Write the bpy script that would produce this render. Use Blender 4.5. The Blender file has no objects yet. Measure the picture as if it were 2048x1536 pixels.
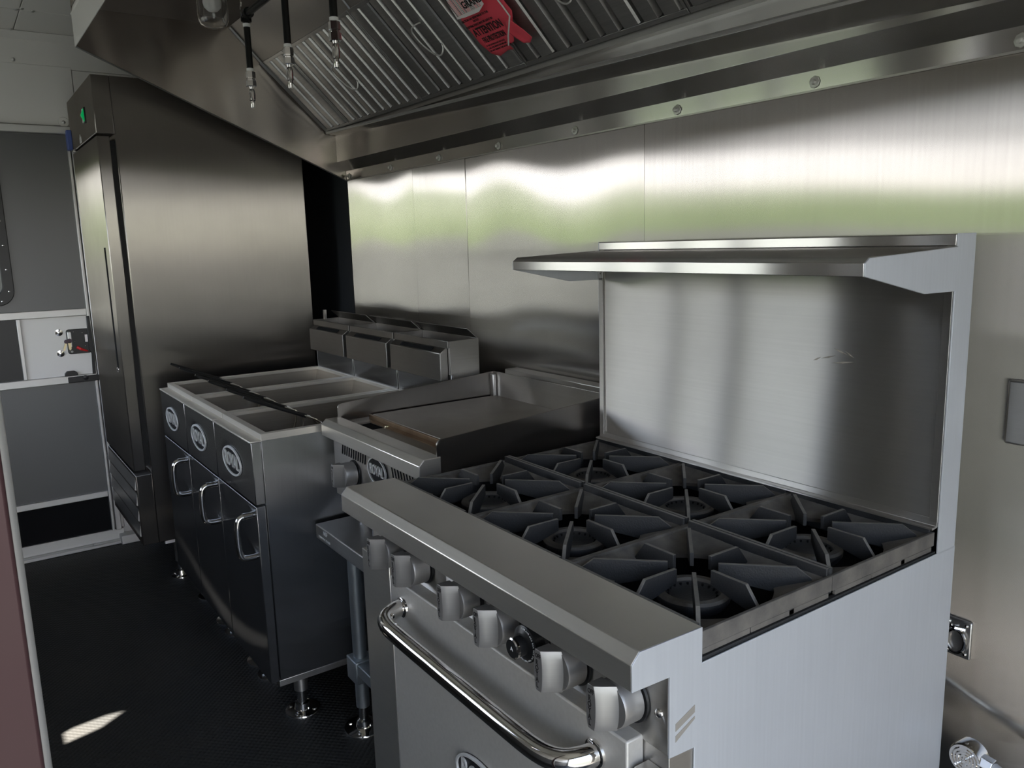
import bpy, bmesh, math, random
from mathutils import Vector, Matrix
random.seed(7)
SC = bpy.context.scene
COL = SC.collection
rad = math.radians

# ------------------------------------------------------------------ camera
yaw, pitch, roll = rad(55.3018), rad(9.9624), rad(-1.6006)
fw = Vector((-math.sin(yaw)*math.cos(pitch), math.cos(yaw)*math.cos(pitch), -math.sin(pitch)))
rt = Vector((math.cos(yaw), math.sin(yaw), 0)); up = rt.cross(fw)
r2 = rt*math.cos(roll)+up*math.sin(roll); u2 = -rt*math.sin(roll)+up*math.cos(roll)
cam_d = bpy.data.cameras.new('camera'); cam = bpy.data.objects.new('camera', cam_d); COL.objects.link(cam)
cam_d.sensor_width = 36.0; cam_d.lens = 1611.9/2048*36.0; cam_d.clip_start = .02; cam_d.clip_end = 600
cam.matrix_world = Matrix(((r2.x, u2.x, -fw.x, 0), (r2.y, u2.y, -fw.y, 0), (r2.z, u2.z, -fw.z, 1.46), (0, 0, 0, 1)))
SC.camera = cam

# ------------------------------------------------------------------ world, sun, exposure
W = bpy.data.worlds.new('World'); SC.world = W; W.use_nodes = True
nt = W.node_tree; nt.nodes.clear()
wo = nt.nodes.new('ShaderNodeOutputWorld'); bg = nt.nodes.new('ShaderNodeBackground')
tc = nt.nodes.new('ShaderNodeTexCoord'); sp = nt.nodes.new('ShaderNodeSeparateXYZ'); cr = nt.nodes.new('ShaderNodeValToRGB')
nt.links.new(tc.outputs['Generated'], sp.inputs[0]); nt.links.new(sp.outputs['Z'], cr.inputs[0])
cr.color_ramp.elements[0].position = 0.0; cr.color_ramp.elements[0].color = (1.72, 1.64, 1.56, 1)
cr.color_ramp.elements[1].position = 0.7; cr.color_ramp.elements[1].color = (.42, .60, .95, 1)
e = cr.color_ramp.elements.new(.2); e.color = (.76, .88, 1.05, 1)
nt.links.new(cr.outputs[0], bg.inputs[0]); bg.inputs[1].default_value = 1.5
nt.links.new(bg.outputs[0], wo.inputs[0])
sun_d = bpy.data.lights.new('sun', 'SUN'); sun = bpy.data.objects.new('sun', sun_d); COL.objects.link(sun)
sun_d.energy = 22.0; sun_d.color = (1, .95, .88); sun_d.angle = rad(.5)
sdir = Vector((.568*math.cos(rad(58)), -.823*math.cos(rad(58)), math.sin(rad(58))))
sun.rotation_euler = sdir.to_track_quat('Z', 'Y').to_euler(); sun.location = (1, -6, 7)
SC.view_settings.view_transform = 'Standard'; SC.view_settings.look = 'None'
SC.view_settings.gamma = 1.0; SC.view_settings.use_curve_mapping = False
SC.view_settings.exposure = 1.88
SC.cycles.max_bounces = 10; SC.cycles.glossy_bounces = 6; SC.cycles.diffuse_bounces = 5
SC.cycles.sample_clamp_indirect = 6.0; SC.cycles.caustics_reflective = True
SC.cycles.use_denoising = True

# ------------------------------------------------------------------ materials
def newmat(name):
    m = bpy.data.materials.new(name); m.use_nodes = True; m.node_tree.nodes.clear()
    return m, m.node_tree.nodes, m.node_tree.links

def brushed(name, col=(.60, .58, .555), r=.28, a=-.7, diff=.06, streak=.10, spots=0.0):
    """Brushed stainless: a<0 spreads reflections along the horizontal tangent (vertical grain), a>0 across it."""
    m, N, L = newmat(name)
    out = N.new('ShaderNodeOutputMaterial'); mix = N.new('ShaderNodeMixShader')
    g = N.new('ShaderNodeBsdfAnisotropic'); d = N.new('ShaderNodeBsdfDiffuse')
    geo = N.new('ShaderNodeNewGeometry'); cx = N.new('ShaderNodeVectorMath'); cx.operation = 'CROSS_PRODUCT'
    cx.inputs[0].default_value = (0, 0, 1); L.new(geo.outputs['Normal'], cx.inputs[1])
    ad = N.new('ShaderNodeVectorMath'); ad.operation = 'ADD'; ad.inputs[1].default_value = (.003, 0, 0); L.new(cx.outputs[0], ad.inputs[0])
    nm = N.new('ShaderNodeVectorMath'); nm.operation = 'NORMALIZE'; L.new(ad.outputs[0], nm.inputs[0])
    L.new(nm.outputs[0], g.inputs['Tangent'])
    g.inputs['Roughness'].default_value = r; g.inputs['Anisotropy'].default_value = a
    t = N.new('ShaderNodeTexCoord'); mp = N.new('ShaderNodeMapping')
    mp.inputs['Scale'].default_value = (160, 160, 3) if a < 0 else (4, 4, 260)
    L.new(t.outputs['Object'], mp.inputs[0])
    n = N.new('ShaderNodeTexNoise'); n.inputs['Scale'].default_value = 1.0; n.inputs['Detail'].default_value = 3; L.new(mp.outputs[0], n.inputs['Vector'])
    n2 = N.new('ShaderNodeTexNoise'); n2.inputs['Scale'].default_value = 4.0; n2.inputs['Detail'].default_value = 4; L.new(t.outputs['Object'], n2.inputs['Vector'])
    mr = N.new('ShaderNodeMapRange'); mr.inputs['From Min'].default_value = .3; mr.inputs['From Max'].default_value = .7
    mr.inputs['To Min'].default_value = 1-streak; mr.inputs['To Max'].default_value = 1+streak; L.new(n.outputs[0], mr.inputs[0])
    mr2 = N.new('ShaderNodeMapRange'); mr2.inputs['From Min'].default_value = .3; mr2.inputs['From Max'].default_value = .7
    mr2.inputs['To Min'].default_value = .93; mr2.inputs['To Max'].default_value = 1.05; L.new(n2.outputs[0], mr2.inputs[0])
    mu = N.new('ShaderNodeMath'); mu.operation = 'MULTIPLY'; L.new(mr.outputs[0], mu.inputs[0]); L.new(mr2.outputs[0], mu.inputs[1])
    vm = N.new('ShaderNodeVectorMath'); vm.operation = 'SCALE'; vm.inputs[0].default_value = col; L.new(mu.outputs[0], vm.inputs['Scale'])
    L.new(vm.outputs[0], g.inputs['Color']); d.inputs['Color'].default_value = (*[c*.8 for c in col], 1)
    mix.inputs[0].default_value = diff; L.new(g.outputs[0], mix.inputs[1]); L.new(d.outputs[0], mix.inputs[2]); L.new(mix.outputs[0], out.inputs[0])
    return m

def pbr(name, col, rough=.5, metal=0.0, spec=.5, noise=None, bump=None, emit=None, trans=0.0, ior=1.45, coat=0.0):
    """noise=(scale, amount, colour2), bump=(scale, distance)"""
    m, N, L = newmat(name)
    out = N.new('ShaderNodeOutputMaterial'); p = N.new('ShaderNodeBsdfPrincipled'); L.new(p.outputs[0], out.inputs[0])
    p.inputs['Base Color'].default_value = (*col, 1); p.inputs['Roughness'].default_value = rough
    p.inputs['Metallic'].default_value = metal; p.inputs['Specular IOR Level'].default_value = spec
    p.inputs['Transmission Weight'].default_value = trans; p.inputs['IOR'].default_value = ior; p.inputs['Coat Weight'].default_value = coat
    t = N.new('ShaderNodeTexCoord')
    if noise:
        n = N.new('ShaderNodeTexNoise'); n.inputs['Scale'].default_value = noise[0]; n.inputs['Detail'].default_value = 6
        L.new(t.outputs['Object'], n.inputs['Vector'])
        mr = N.new('ShaderNodeMapRange'); mr.inputs['From Min'].default_value = .35; mr.inputs['From Max'].default_value = .7; mr.inputs['To Max'].default_value = noise[1]
        L.new(n.outputs[0], mr.inputs[0])
        mx = N.new('ShaderNodeMix'); mx.data_type = 'RGBA'; mx.inputs[6].default_value = (*col, 1); mx.inputs[7].default_value = (*noise[2], 1)
        L.new(mr.outputs[0], mx.inputs[0]); L.new(mx.outputs[2], p.inputs['Base Color'])
    if bump:
        b = N.new('ShaderNodeBump'); b.inputs['Distance'].default_value = bump[1]; b.inputs['Strength'].default_value = 1
        n = N.new('ShaderNodeTexNoise'); n.inputs['Scale'].default_value = bump[0]; n.inputs['Detail'].default_value = 3
        L.new(t.outputs['Object'], n.inputs['Vector']); L.new(n.outputs[0], b.inputs['Height']); L.new(b.outputs[0], p.inputs['Normal'])
    if emit:
        p.inputs['Emission Color'].default_value = (*emit[0], 1); p.inputs['Emission Strength'].default_value = emit[1]
    return m

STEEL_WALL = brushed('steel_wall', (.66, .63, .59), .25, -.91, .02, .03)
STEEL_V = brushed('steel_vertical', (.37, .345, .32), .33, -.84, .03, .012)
STEEL_H = brushed('steel_horizontal', (.62, .60, .575), .31, .85, .05, .025)
STEEL_S = brushed('steel_satin', (.56, .545, .525), .36, .2, .05, .03)
STEEL_SIDE = brushed('steel_side', (.66, .68, .72), .55, -.3, .45, .03)  # bluish light on the range's sides put into this steel's colour
STEEL_HOOD = brushed('steel_hood', (.43, .405, .38), .33, -.6, .03, .015)
STEEL_FRY = brushed('steel_fryer', (.37, .375, .39), .27, -.86, .02, .03)
STEEL_HB = brushed('steel_hood_back', (.62, .60, .575), .22, .70, .04, .02)
STEEL_L = brushed('steel_ledge', (.72, .69, .64), .34, .15, .12, .02)
TANK = brushed('tank_steel', (.44, .405, .355), .36, .2, .12, .05)
RIM = brushed('worn_rim', (.78, .74, .67), .35, .2, .40, .06)
BADGE = pbr('badge_black', (.010, .010, .011), .5, 0, .2)
SILVER = pbr('silver_print', (.72, .71, .69), .4, .35)
STEEL_END = brushed('steel_end_panel', (.46, .415, .375), .20, .3, .03, .02)
FLUE = brushed('steel_flue', (.36, .35, .335), .33, .7, .02, .03)
CHROME = pbr('chrome', (.80, .78, .76), .07, 1.0)
GALV = pbr('galvanised', (.42, .45, .47), .45, .9, noise=(30, .5, (.34, .37, .39)))
ALU = pbr('mill_aluminium', (.62, .61, .59), .45, .75)
PANELM = pbr('painted_panel', (.74, .72, .69), .45, .1, noise=(3, .25, (.69, .67, .64)))
DOORP = pbr('door_panel', (.13, .13, .128), .40, .5, noise=(2, .3, (.115, .115, .113)))
IRON = pbr('cast_iron', (.030, .031, .034), .50, .1, .5, noise=(60, .35, (.035, .033, .03)), bump=(350, .0006))
DUSTY = pbr('dusty_iron', (.165, .150, .133), .75, .0, .3, noise=(25, .8, (.075, .07, .066)), bump=(300, .0005))
GRIDDLE = pbr('griddle_plate', (.36, .33, .29), .42, .85, noise=(9, .6, (.27, .235, .20)))
RUSTY = pbr('oiled_trough', (.33, .235, .15), .40, .7, noise=(14, .8, (.16, .09, .045)))
RUBBER = pbr('floor_rubber', (.022, .0225, .0215), .58, 0, .40, noise=(3.5, .8, (.034, .032, .028)))
BLACK = pbr('black_plastic', (.012, .012, .013), .35, 0, .5)
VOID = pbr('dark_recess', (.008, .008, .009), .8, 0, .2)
WINDOWK = pbr('window_frame_black', (.02, .02, .02), .35, .3)
GLASS = pbr('clear_glass', (1, 1, 1), .02, 0, .5, trans=1.0)
BULB = pbr('white_bulb', (.93, .92, .90), .35, 0)
TAPE = pbr('white_tape', (.82, .82, .80), .6, 0)
PIPE = pbr('black_iron_pipe', (.012, .013, .013), .28, .4)
RED = pbr('red_tag_film', (.90, .10, .14), .42, 0, .5, noise=(12, .3, (.75, .06, .09)))
PAPER = pbr('white_label', (.90, .84, .82), .6, 0)
INK = pbr('black_ink', (.015, .012, .012), .6, 0)
GREEN = pbr('green_switch', (.0, .35, .10), .3, 0, emit=((0, .8, .2), .06))
BLUE = pbr('blue_film', (.08, .12, .34), .35, 0)
REDP = pbr('red_lever', (.55, .02, .02), .3, 0)
BRASS = pbr('brass_key', (.55, .47, .30), .35, .9)
MAROON = pbr('maroon_reflection', (.060, .028, .031), .32, .35, noise=(6, .4, (.07, .042, .04)))  # maroon reflection on the post's steel, put into its base colour
WHITEINK = pbr('white_ink', (.75, .75, .75), .5, 0)
FRONTW = pbr('front_wall_panel', (.12, .118, .115), .40, .3)
GRASS = pbr('grass', (.032, .060, .005), .9, 0, .2, noise=(.15, .6, (.048, .074, .009)))
GRAVEL = pbr('gravel', (.038, .041, .036), .95, 0, .2, noise=(.3, .6, (.031, .034, .029)))
ROAD = pbr('asphalt', (.045, .043, .043), .9, 0, .2)
BLOCKER = pbr('sun_blocker_skin', (.07, .07, .07), .5, .2)
DARKW = pbr('unfinished_wall', (.012, .014, .018), .6, .0)
SEAL = pbr('door_gasket', (.01, .01, .011), .6, 0)
WORN = pbr('worn_iron_edge', (.20, .19, .175), .5, .3, noise=(80, .5, (.12, .115, .11)))
GREYB = pbr('grey_backing', (.10, .105, .115), .6, .3)
KNOB = brushed('knob_steel', (.42, .405, .39), .42, .2, .22, .02)
LCAV = pbr('brown_tape_residue', (.34, .31, .27), .6, .3)

# rubber mat relief on the floor
def floor_relief():
    N, L = RUBBER.node_tree.nodes, RUBBER.node_tree.links
    p = [n for n in N if n.type == 'BSDF_PRINCIPLED'][0]
    t = N.new('ShaderNodeTexCoord'); mp = N.new('ShaderNodeMapping'); mp.inputs['Scale'].default_value = (70, 70, 70); L.new(t.outputs['Object'], mp.inputs[0])
    mp.inputs['Rotation'].default_value = (0, 0, rad(45))
    ch = N.new('ShaderNodeTexVoronoi'); ch.inputs['Randomness'].default_value = 0.0; ch.inputs['Scale'].default_value = 1.0; L.new(mp.outputs[0], ch.inputs['Vector'])
    b = N.new('ShaderNodeBump'); b.inputs['Distance'].default_value = .004; b.inputs['Strength'].default_value = .8; b.invert = True
    L.new(ch.outputs['Distance'], b.inputs['Height']); L.new(b.outputs[0], p.inputs['Normal'])
floor_relief()

# ------------------------------------------------------------------ mesh helpers
class MB:
    def __init__(s): s.bm = bmesh.new()
    def box(s, x0, x1, y0, y1, z0, z1):
        v = [s.bm.verts.new((x, y, z)) for z in (z0, z1) for y in (y0, y1) for x in (x0, x1)]
        for f in ((0, 2, 3, 1), (4, 5, 7, 6), (0, 1, 5, 4), (2, 6, 7, 3), (0, 4, 6, 2), (1, 3, 7, 5)): s.bm.faces.new([v[i] for i in f])
        return s
    def prism(s, pts, ax, a0, a1):
        def P(p, a): return {'x': (a, p[0], p[1]), 'y': (p[0], a, p[1]), 'z': (p[0], p[1], a)}[ax]
        A = [s.bm.verts.new(P(p, a0)) for p in pts]; B = [s.bm.verts.new(P(p, a1)) for p in pts]; n = len(pts)
        s.bm.faces.new(A); s.bm.faces.new(B[::-1])
        for i in range(n): s.bm.faces.new((A[i], B[i], B[(i+1) % n], A[(i+1) % n]))
        return s
    def sheet(s, pts, ax, a0, a1, t=.0015):
        """open profile folded from sheet metal, thickness t"""
        q = []
        n = len(pts)
        for i, p in enumerate(pts):
            d = Vector(pts[min(i+1, n-1)])-Vector(pts[max(i-1, 0)]); d.normalize(); q.append((p[0]-d.y*t, p[1]+d.x*t))
        return s.prism(list(pts)+q[::-1], ax, a0, a1)
    def quads(s, verts, faces):
        v = [s.bm.verts.new(p) for p in verts]
        for f in faces: s.bm.faces.new([v[i] for i in f])
        return s
    def lathe(s, prof, c, axis='z', n=24, cap=True):
        """prof [(radius, along)]"""
        rings = []
        for r, h in prof:
            ring = []
            for i in range(n):
                a = 2*math.pi*i/n; u, v = r*math.cos(a), r*math.sin(a)
                ring.append(s.bm.verts.new({'z': (c[0]+u, c[1]+v, c[2]+h), 'y': (c[0]+u, c[1]+h, c[2]+v), 'x': (c[0]+h, c[1]+u, c[2]+v)}[axis]))
            rings.append(ring)
        for a, b in zip(rings, rings[1:]):
            for i in range(n): s.bm.faces.new((a[i], a[(i+1) % n], b[(i+1) % n], b[i]))
        if cap:
            s.bm.faces.new(rings[0]); s.bm.faces.new(rings[-1][::-1])
        return s
    def tube(s, path, r, n=10, sq=(1, 1), smooth_path=0):
        P = [Vector(p) for p in path]
        for _ in range(smooth_path):
            Q = [P[0]]
            for a, b in zip(P, P[1:]): Q += [a*.75+b*.25, a*.25+b*.75]
            P = Q+[P[-1]]
        R = r if isinstance(r, (list, tuple)) else [r]*len(P)
        if len(R) != len(P): R = [R[min(int(i*len(R)/len(P)), len(R)-1)] for i in range(len(P))]
        ref = None; rings = []
        for i, p in enumerate(P):
            d = (P[min(i+1, len(P)-1)]-P[max(i-1, 0)]).normalized()
            if ref is None: ref = Vector((0, 0, 1)) if abs(d.z) < .9 else Vector((1, 0, 0))
            u = d.cross(ref)
            if u.length < 1e-6: u = d.orthogonal()
            u.normalize(); v = u.cross(d).normalized(); ref = v
            rings.append([s.bm.verts.new(p+u*math.cos(2*math.pi*k/n)*R[i]*sq[0]+v*math.sin(2*math.pi*k/n)*R[i]*sq[1]) for k in range(n)])
        for a, b in zip(rings, rings[1:]):
            for i in range(n): s.bm.faces.new((a[i], a[(i+1) % n], b[(i+1) % n], b[i]))
        s.bm.faces.new(rings[0]); s.bm.faces.new(rings[-1][::-1])
        return s
    def bar(s, a, b, w, h):
        """square bar between two points (w across, h along z-ish)"""
        return s.tube([a, b], 1.0, 4, (w*.7071, h*.7071))
    def build(s, name, mat, parent=None, bev=0.0, smooth=True, label=None, ang=35):
        bmesh.ops.recalc_face_normals(s.bm, faces=s.bm.faces)
        off = ORG.get(parent.name, Vector((0, 0, 0))) if parent else Vector((0, 0, 0))
        if off.length: bmesh.ops.translate(s.bm, verts=s.bm.verts, vec=-off)
        me = bpy.data.meshes.new(name); s.bm.to_mesh(me); s.bm.free()
        if isinstance(mat, (list, tuple)):
            for m in mat: me.materials.append(m)
        else: me.materials.append(mat)
        if smooth:
            me.polygons.foreach_set('use_smooth', [True]*len(me.polygons))
            try: me.set_sharp_from_angle(angle=rad(ang))
            except Exception: pass
        o = bpy.data.objects.new(name, me); COL.objects.link(o)
        if parent: o.parent = parent; ORG[o.name] = off
        else: ORG[o.name] = Vector((0, 0, 0))
        if bev:
            b = o.modifiers.new('bevel', 'BEVEL'); b.width = bev; b.segments = 2; b.limit_method = 'ANGLE'; b.angle_limit = rad(40); b.harden_normals = False
        if label: o['label'] = label
        return o
ORG = {}
def thing(name, label, cat, loc, group=None):
    o = bpy.data.objects.new(name, None); COL.objects.link(o); o.location = loc; o.empty_display_size = .1
    o['label'] = label; o['category'] = cat; ORG[o.name] = Vector(loc)
    if group: o['group'] = group
    return o
def tag(o, label, cat, group=None):
    o['label'] = label; o['category'] = cat
    if group: o['group'] = group
    return o
def struct(o): o['kind'] = 'structure'; return o
def copy_tree(o, parent=None):
    c = o.copy(); COL.objects.link(c)
    if parent is not None: c.parent = parent
    for ch in list(o.children): copy_tree(ch, c)
    return c
def text_mesh(body, size, sx=1.0, bold=0.0, extrude=.0006):
    cu = bpy.data.curves.new('txt', 'FONT'); cu.body = body; cu.size = size; cu.align_x = 'CENTER'; cu.align_y = 'CENTER'
    cu.extrude = extrude; cu.offset = bold; cu.resolution_u = 3
    ob = bpy.data.objects.new('txt', cu); COL.objects.link(ob); bpy.context.view_layer.update()
    me = bpy.data.meshes.new_from_object(ob.evaluated_get(bpy.context.evaluated_depsgraph_get()))
    bpy.data.objects.remove(ob); bpy.data.curves.remove(cu)
    for v in me.vertices: v.co.x *= sx
    return me
def text(name, body, size, mat, parent, o, ux, uz, sx=1.0, bold=0.0, extrude=.0006):
    """lettering centred at o with reading direction ux and up direction uz"""
    me = text_mesh(body, size, sx, bold, extrude)
    ux = Vector(ux).normalized(); uz = Vector(uz).normalized(); n = ux.cross(uz)
    off = ORG.get(parent.name, Vector((0, 0, 0)))
    M = Matrix(((ux.x, uz.x, n.x, o[0]-off.x), (ux.y, uz.y, n.y, o[1]-off.y), (ux.z, uz.z, n.z, o[2]-off.z), (0, 0, 0, 1)))
    me.transform(M); me.materials.clear(); me.materials.append(mat); me.name = name
    ob = bpy.data.objects.new(name, me); COL.objects.link(ob); ob.parent = parent; ORG[ob.name] = off
    return ob
def oval(mb, cx, y, cz, rx, rz, d, n=32, inner=None):
    pts = [(cx+rx*math.cos(2*math.pi*i/n), cz+rz*math.sin(2*math.pi*i/n)) for i in range(n)]
    if inner is None: mb.prism(pts, 'y', y, y-d)
    else:
        q = [(cx+(rx-inner)*math.cos(2*math.pi*i/n), cz+(rz-inner)*math.sin(2*math.pi*i/n)) for i in range(n)]
        V = [mb.bm.verts.new((p[0], yy, p[1])) for yy in (y, y-d) for p in pts] + [mb.bm.verts.new((p[0], yy, p[1])) for yy in (y, y-d) for p in q]
        for i in range(n):
            j = (i+1) % n; A, B, C_, D = 0, n, 2*n, 3*n
            mb.bm.faces.new((V[A+i], V[A+j], V[B+j], V[B+i])); mb.bm.faces.new((V[B+i], V[B+j], V[D+j], V[D+i])); mb.bm.faces.new((V[C_+i], V[C_+j], V[D+j], V[D+i]))
    return mb
def badge(parent, cx, y, cz, rx, rz, ts):
    b = oval(MB(), cx, y, cz, rx, rz, .004).build('badge', BADGE, parent, .001, label='black oval badge with raised chrome lettering')
    oval(MB(), cx, y-.002, cz, rx, rz, .006, inner=rx*.065).build('badge_rim', SILVER, b, .0008)
    text('lettering', 'ROYAL', ts, SILVER, b, (cx, y-.0055, cz), (1, 0, 0), (0, 0, 1), sx=rx*1.42/(ts*2.9), bold=.0004, extrude=.0018)
    return b
def screw(parent, p, ax, r=.006, mat=CHROME, name='screw', h=.003):
    """dome screw head pointing along ax ('-y', '+x', '-z')"""
    s = -1 if ax[0] == '-' else 1
    return MB().lathe([(r, 0), (r*.95, s*h*.5), (r*.6, s*h), (0.0005, s*h*1.15)], p, ax[1], 10).build(name, mat, parent)

# ------------------------------------------------------------------ setting
XL, YW, XR, YF, ZC = -4.42, 1.56, .62, -.80, 2.455
struct(MB().box(XL-.05, XR+.05, YF-.05, YW+.06, -.06, 0).build('floor', RUBBER))
ceil = struct(MB().box(XL-.05, XR+.05, YF-.05, YW+.06, ZC+.012, ZC+.07).build('ceiling', PANELM))
cx_edges = [XL, -4.025, -2.80, -1.58, -.36, XR]
cy_edges = [YF, .385, YW]
for i in range(5):
    for j in range(2):
        MB().box(cx_edges[i]+.0015, cx_edges[i+1]-.0015, cy_edges[j]+.0015, cy_edges[j+1]-.0015, ZC, ZC+.012).build('ceiling_panel', PANELM, ceil, .002)
for p in ((-4.023, .372, ZC), (-4.021, .43, ZC), (-4.375, .375, ZC), (-3.6, .40, ZC), (-4.023, 0, ZC), (-4.0, .39, ZC)): screw(ceil, p, '-z', .009, ALU, h=.006)

# back wall behind the cooking line: dark lining, then wavy stainless sheets
wb = struct(MB().box(XL-.05, XR+.05, YW+.012, YW+.06, 0, ZC+.07).build('wall_back', DARKW))
def wavy_sheet(x0, x1, z0, z1, seed):
    rnd = random.Random(seed); nx = max(8, int((x1-x0)/.03)); nz = int((z1-z0)/.04); m = MB()
    ph = [(rnd.uniform(3, 11), rnd.uniform(-7, 7), rnd.uniform(0, 6.28), rnd.uniform(.25, .8)) for _ in range(7)]
    def dy(x, z): return sum(.0010*a*math.sin(kx*x+kz*z+f) for kx, kz, f, a in ph)
    g = [[m.bm.verts.new((x0+(x1-x0)*i/nx, YW+dy(x0+(x1-x0)*i/nx, z0+(z1-z0)*k/nz), z0+(z1-z0)*k/nz)) for i in range(nx+1)] for k in range(nz+1)]
    bk = [m.bm.verts.new(p) for p in ((x0, YW+.011, z0), (x1, YW+.011, z0), (x1, YW+.011, z1), (x0, YW+.011, z1))]
    for k in range(nz):
        for i in range(nx): m.bm.faces.new((g[k][i], g[k][i+1], g[k+1][i+1], g[k+1][i]))
    m.bm.faces.new((bk[0], bk[1], *[g[0][i] for i in range(nx, -1, -1)])); m.bm.faces.new((bk[3], *[g[nz][i] for i in range(nx+1)], bk[2]))
    m.bm.faces.new((bk[0], *[g[k][0] for k in range(nz+1)], bk[3])); m.bm.faces.new((bk[1], bk[2], *[g[k][nx] for k in range(nz, -1, -1)])); m.bm.faces.new(bk)
    return m.build('steel_sheet', STEEL_WALL, wb, 0, True, ang=30)
for i, (a, b) in enumerate(((-3.527, -2.905), (-2.903, -2.511), (-2.509, -1.607), (-1.605, -.39), (-.388, XR-.01))):
    wavy_sheet(a+.0005, b-.0005, .02, 2.40, 11+i)
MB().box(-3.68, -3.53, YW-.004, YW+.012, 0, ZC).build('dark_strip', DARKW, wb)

# end wall with the rear door
wl = struct(MB().box(XL-.07, XL-.012, YF-.05, YW+.06, 0, ZC+.07).build('wall_left', PANELM))
MB().box(XL-.012, XL, YF, YW, 2.31, ZC).build('wall_panel', PANELM, wl, .002)
MB().box(XL-.012, XL+.003, YF, .602, 2.055, 2.32).build('wall_panel', PANELM, wl, .0015)
MB().box(XL-.012, XL, .604, YW, .07, 2.308).build('wall_panel', PANELM, wl, .0015)
MB().box(XL-.012, XL, YF, -.42, .07, 2.053).build('wall_panel', PANELM, wl, .0015)
MB().sheet([(XL, 2.425), (XL+.012, 2.438), (XL+.04, 2.452)], 'y', YF, YW, .002).build('cove_strip', PANELM, wl)
for p in ((XL+.003, .372, 2.335), (XL+.003, -.2, 2.335), (XL+.003, .545, 2.072)): screw(wl, p, '+x', .009, ALU, h=.006)
MB().lathe([(.024, 0), (.022, .003)], (XL+.003, .545, 2.072), 'x', 20).build('washer_plate', PANELM, wl)

d1 = bpy.data.objects.new('door_1', None); COL.objects.link(d1); d1.location = (XL, .08, 0); d1['kind'] = 'structure'; ORG['door_1'] = Vector((XL, .08, 0))
DX = XL+.002
MB().box(DX, DX+.03, -.42, .585, 2.015, 2.05).build('header_rail', ALU, d1, .003)
MB().box(DX, DX+.028, .562, .588, .07, 2.015).build('door_jamb', ALU, d1, .003)
MB().box(DX, DX+.028, -.42, -.395, .07, 2.015).build('door_jamb', ALU, d1, .003)
MB().box(DX, DX+.024, .545, .557, .07, 2.01).build('door_stile', ALU, d1, .002)
MB().box(DX, DX+.024, -.392, -.38, .07, 2.01).build('door_stile', ALU, d1, .002)
for z0, z1 in ((1.168, 1.203), (.845, .882), (.252, .283)):
    MB().box(DX, DX+.022, -.38, .545, z0, z1).build('door_rail', ALU, d1, .003)
MB().box(DX, DX+.008, -.38, .545, 1.203, 2.012).build('upper_panel', DOORP, d1)
MB().box(DX, DX+.008, .262, .545, .882, 1.168).build('lock_panel', PANELM, d1)
MB().box(DX, DX+.006, -.38, .25, .882, 1.168).build('black_panel', BLACK, d1)
MB().box(DX, DX+.018, .248, .264, .882, 1.168).build('divider_bar', ALU, d1, .002)
MB().box(DX, DX+.008, -.38, .545, .283, .845).build('lower_panel', DOORP, d1)
MB().box(DX-.004, DX+.004, -.38, .545, .075, .252).build('kick_panel', VOID, d1)
# window frame in the door: rounded rectangle ring with rivets
def rrect(y0, y1, z0, z1, r, n=8):
    pts = []
    for cy, cz, a0 in ((y1-r, z1-r, 0), (y0+r, z1-r, 90), (y0+r, z0+r, 180), (y1-r, z0+r, 270)):
        for i in range(n+1): a = rad(a0+90*i/n); pts.append((cy+r*math.cos(a), cz+r*math.sin(a)))
    return pts
def ring(outer, inner, x0, x1):
    m = MB(); n = len(outer)
    V = [[m.bm.verts.new((x, *p)) for p in P] for P in (outer, inner) for x in (x0, x1)]
    for i in range(n):
        j = (i+1) % n
        for a, b in ((0, 1), (1, 3), (3, 2), (2, 0)): m.bm.faces.new((V[a][i], V[a][j], V[b][j], V[b][i]))
    return m
wf = ring(rrect(-.28, .258, 1.235, 1.93, .07), rrect(-.235, .213, 1.28, 1.885, .05), DX+.006, DX+.022).build('window_frame', WINDOWK, d1, .003)
MB().prism(rrect(-.236, .214, 1.279, 1.886, .05), 'x', DX+.008, DX+.013).build('window_pane', pbr('window_glass', (.05, .05, .05), .05, 0, .5, coat=1), wf)
for z in (1.30, 1.40, 1.51, 1.62, 1.73, 1.84): screw(wf, (DX+.022, .237, z), '+x', .005, name='rivet')
screw(wf, (DX+.022, .205, 1.256), '+x', .005, name='rivet'); screw(wf, (DX+.022, .09, 1.256), '+x', .005, name='rivet')
# paddle lock
lk = MB().prism(rrect(.446, .55, .985, 1.105, .012, 4), 'x', DX+.008, DX+.014).build('lock_plate', BLACK, d1, .002)
MB().prism([(.540, 1.165), (.553, 1.165), (.557, 1.0), (.553, .88), (.540, .88), (.545, .985), (.536, 1.0)], 'x', DX+.012, DX+.028).build('latch_bar', BLACK, lk, .002)
MB().tube([(DX+.02, .487, 1.017), (DX+.03, .500, 1.008), (DX+.026, .53, .995)], [.008, .007, .003], 8).build('lever', REDP, lk, label='red lever on the lock')
MB().box(DX+.014, DX+.02, .525, .536, 1.04, 1.075).build('white_tab', PAPER, lk)
MB().box(DX+.012, DX+.03, .45, .467, 1.02, 1.095).build('cylinder_housing', ALU, lk, .003)
MB().lathe([(.006, 0), (.006, .025)], (DX+.015, .46, 1.0), 'x', 10).build('lock_pin', CHROME, lk)
for p in ((.478, 1.092), (.480, 1.045), (.515, 1.085), (.523, 1.02)): screw(lk, (DX+.014, *p), '+x', .003)
for p in ((.417, 1.093), (.414, .992)):
    w = MB().lathe([(.016, 0), (.016, .003), (.008, .004), (.008, .009), (.004, .010)], (DX+.008, *p), 'x', 18).build('bolt_washer', CHROME, d1)
MB().prism([(.42, .895), (.43, .905), (.462, .905), (.475, .893), (.475, .882), (.418, .882)], 'x', DX+.01, DX+.034).build('strike_bracket', BLACK, d1, .002)
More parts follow.
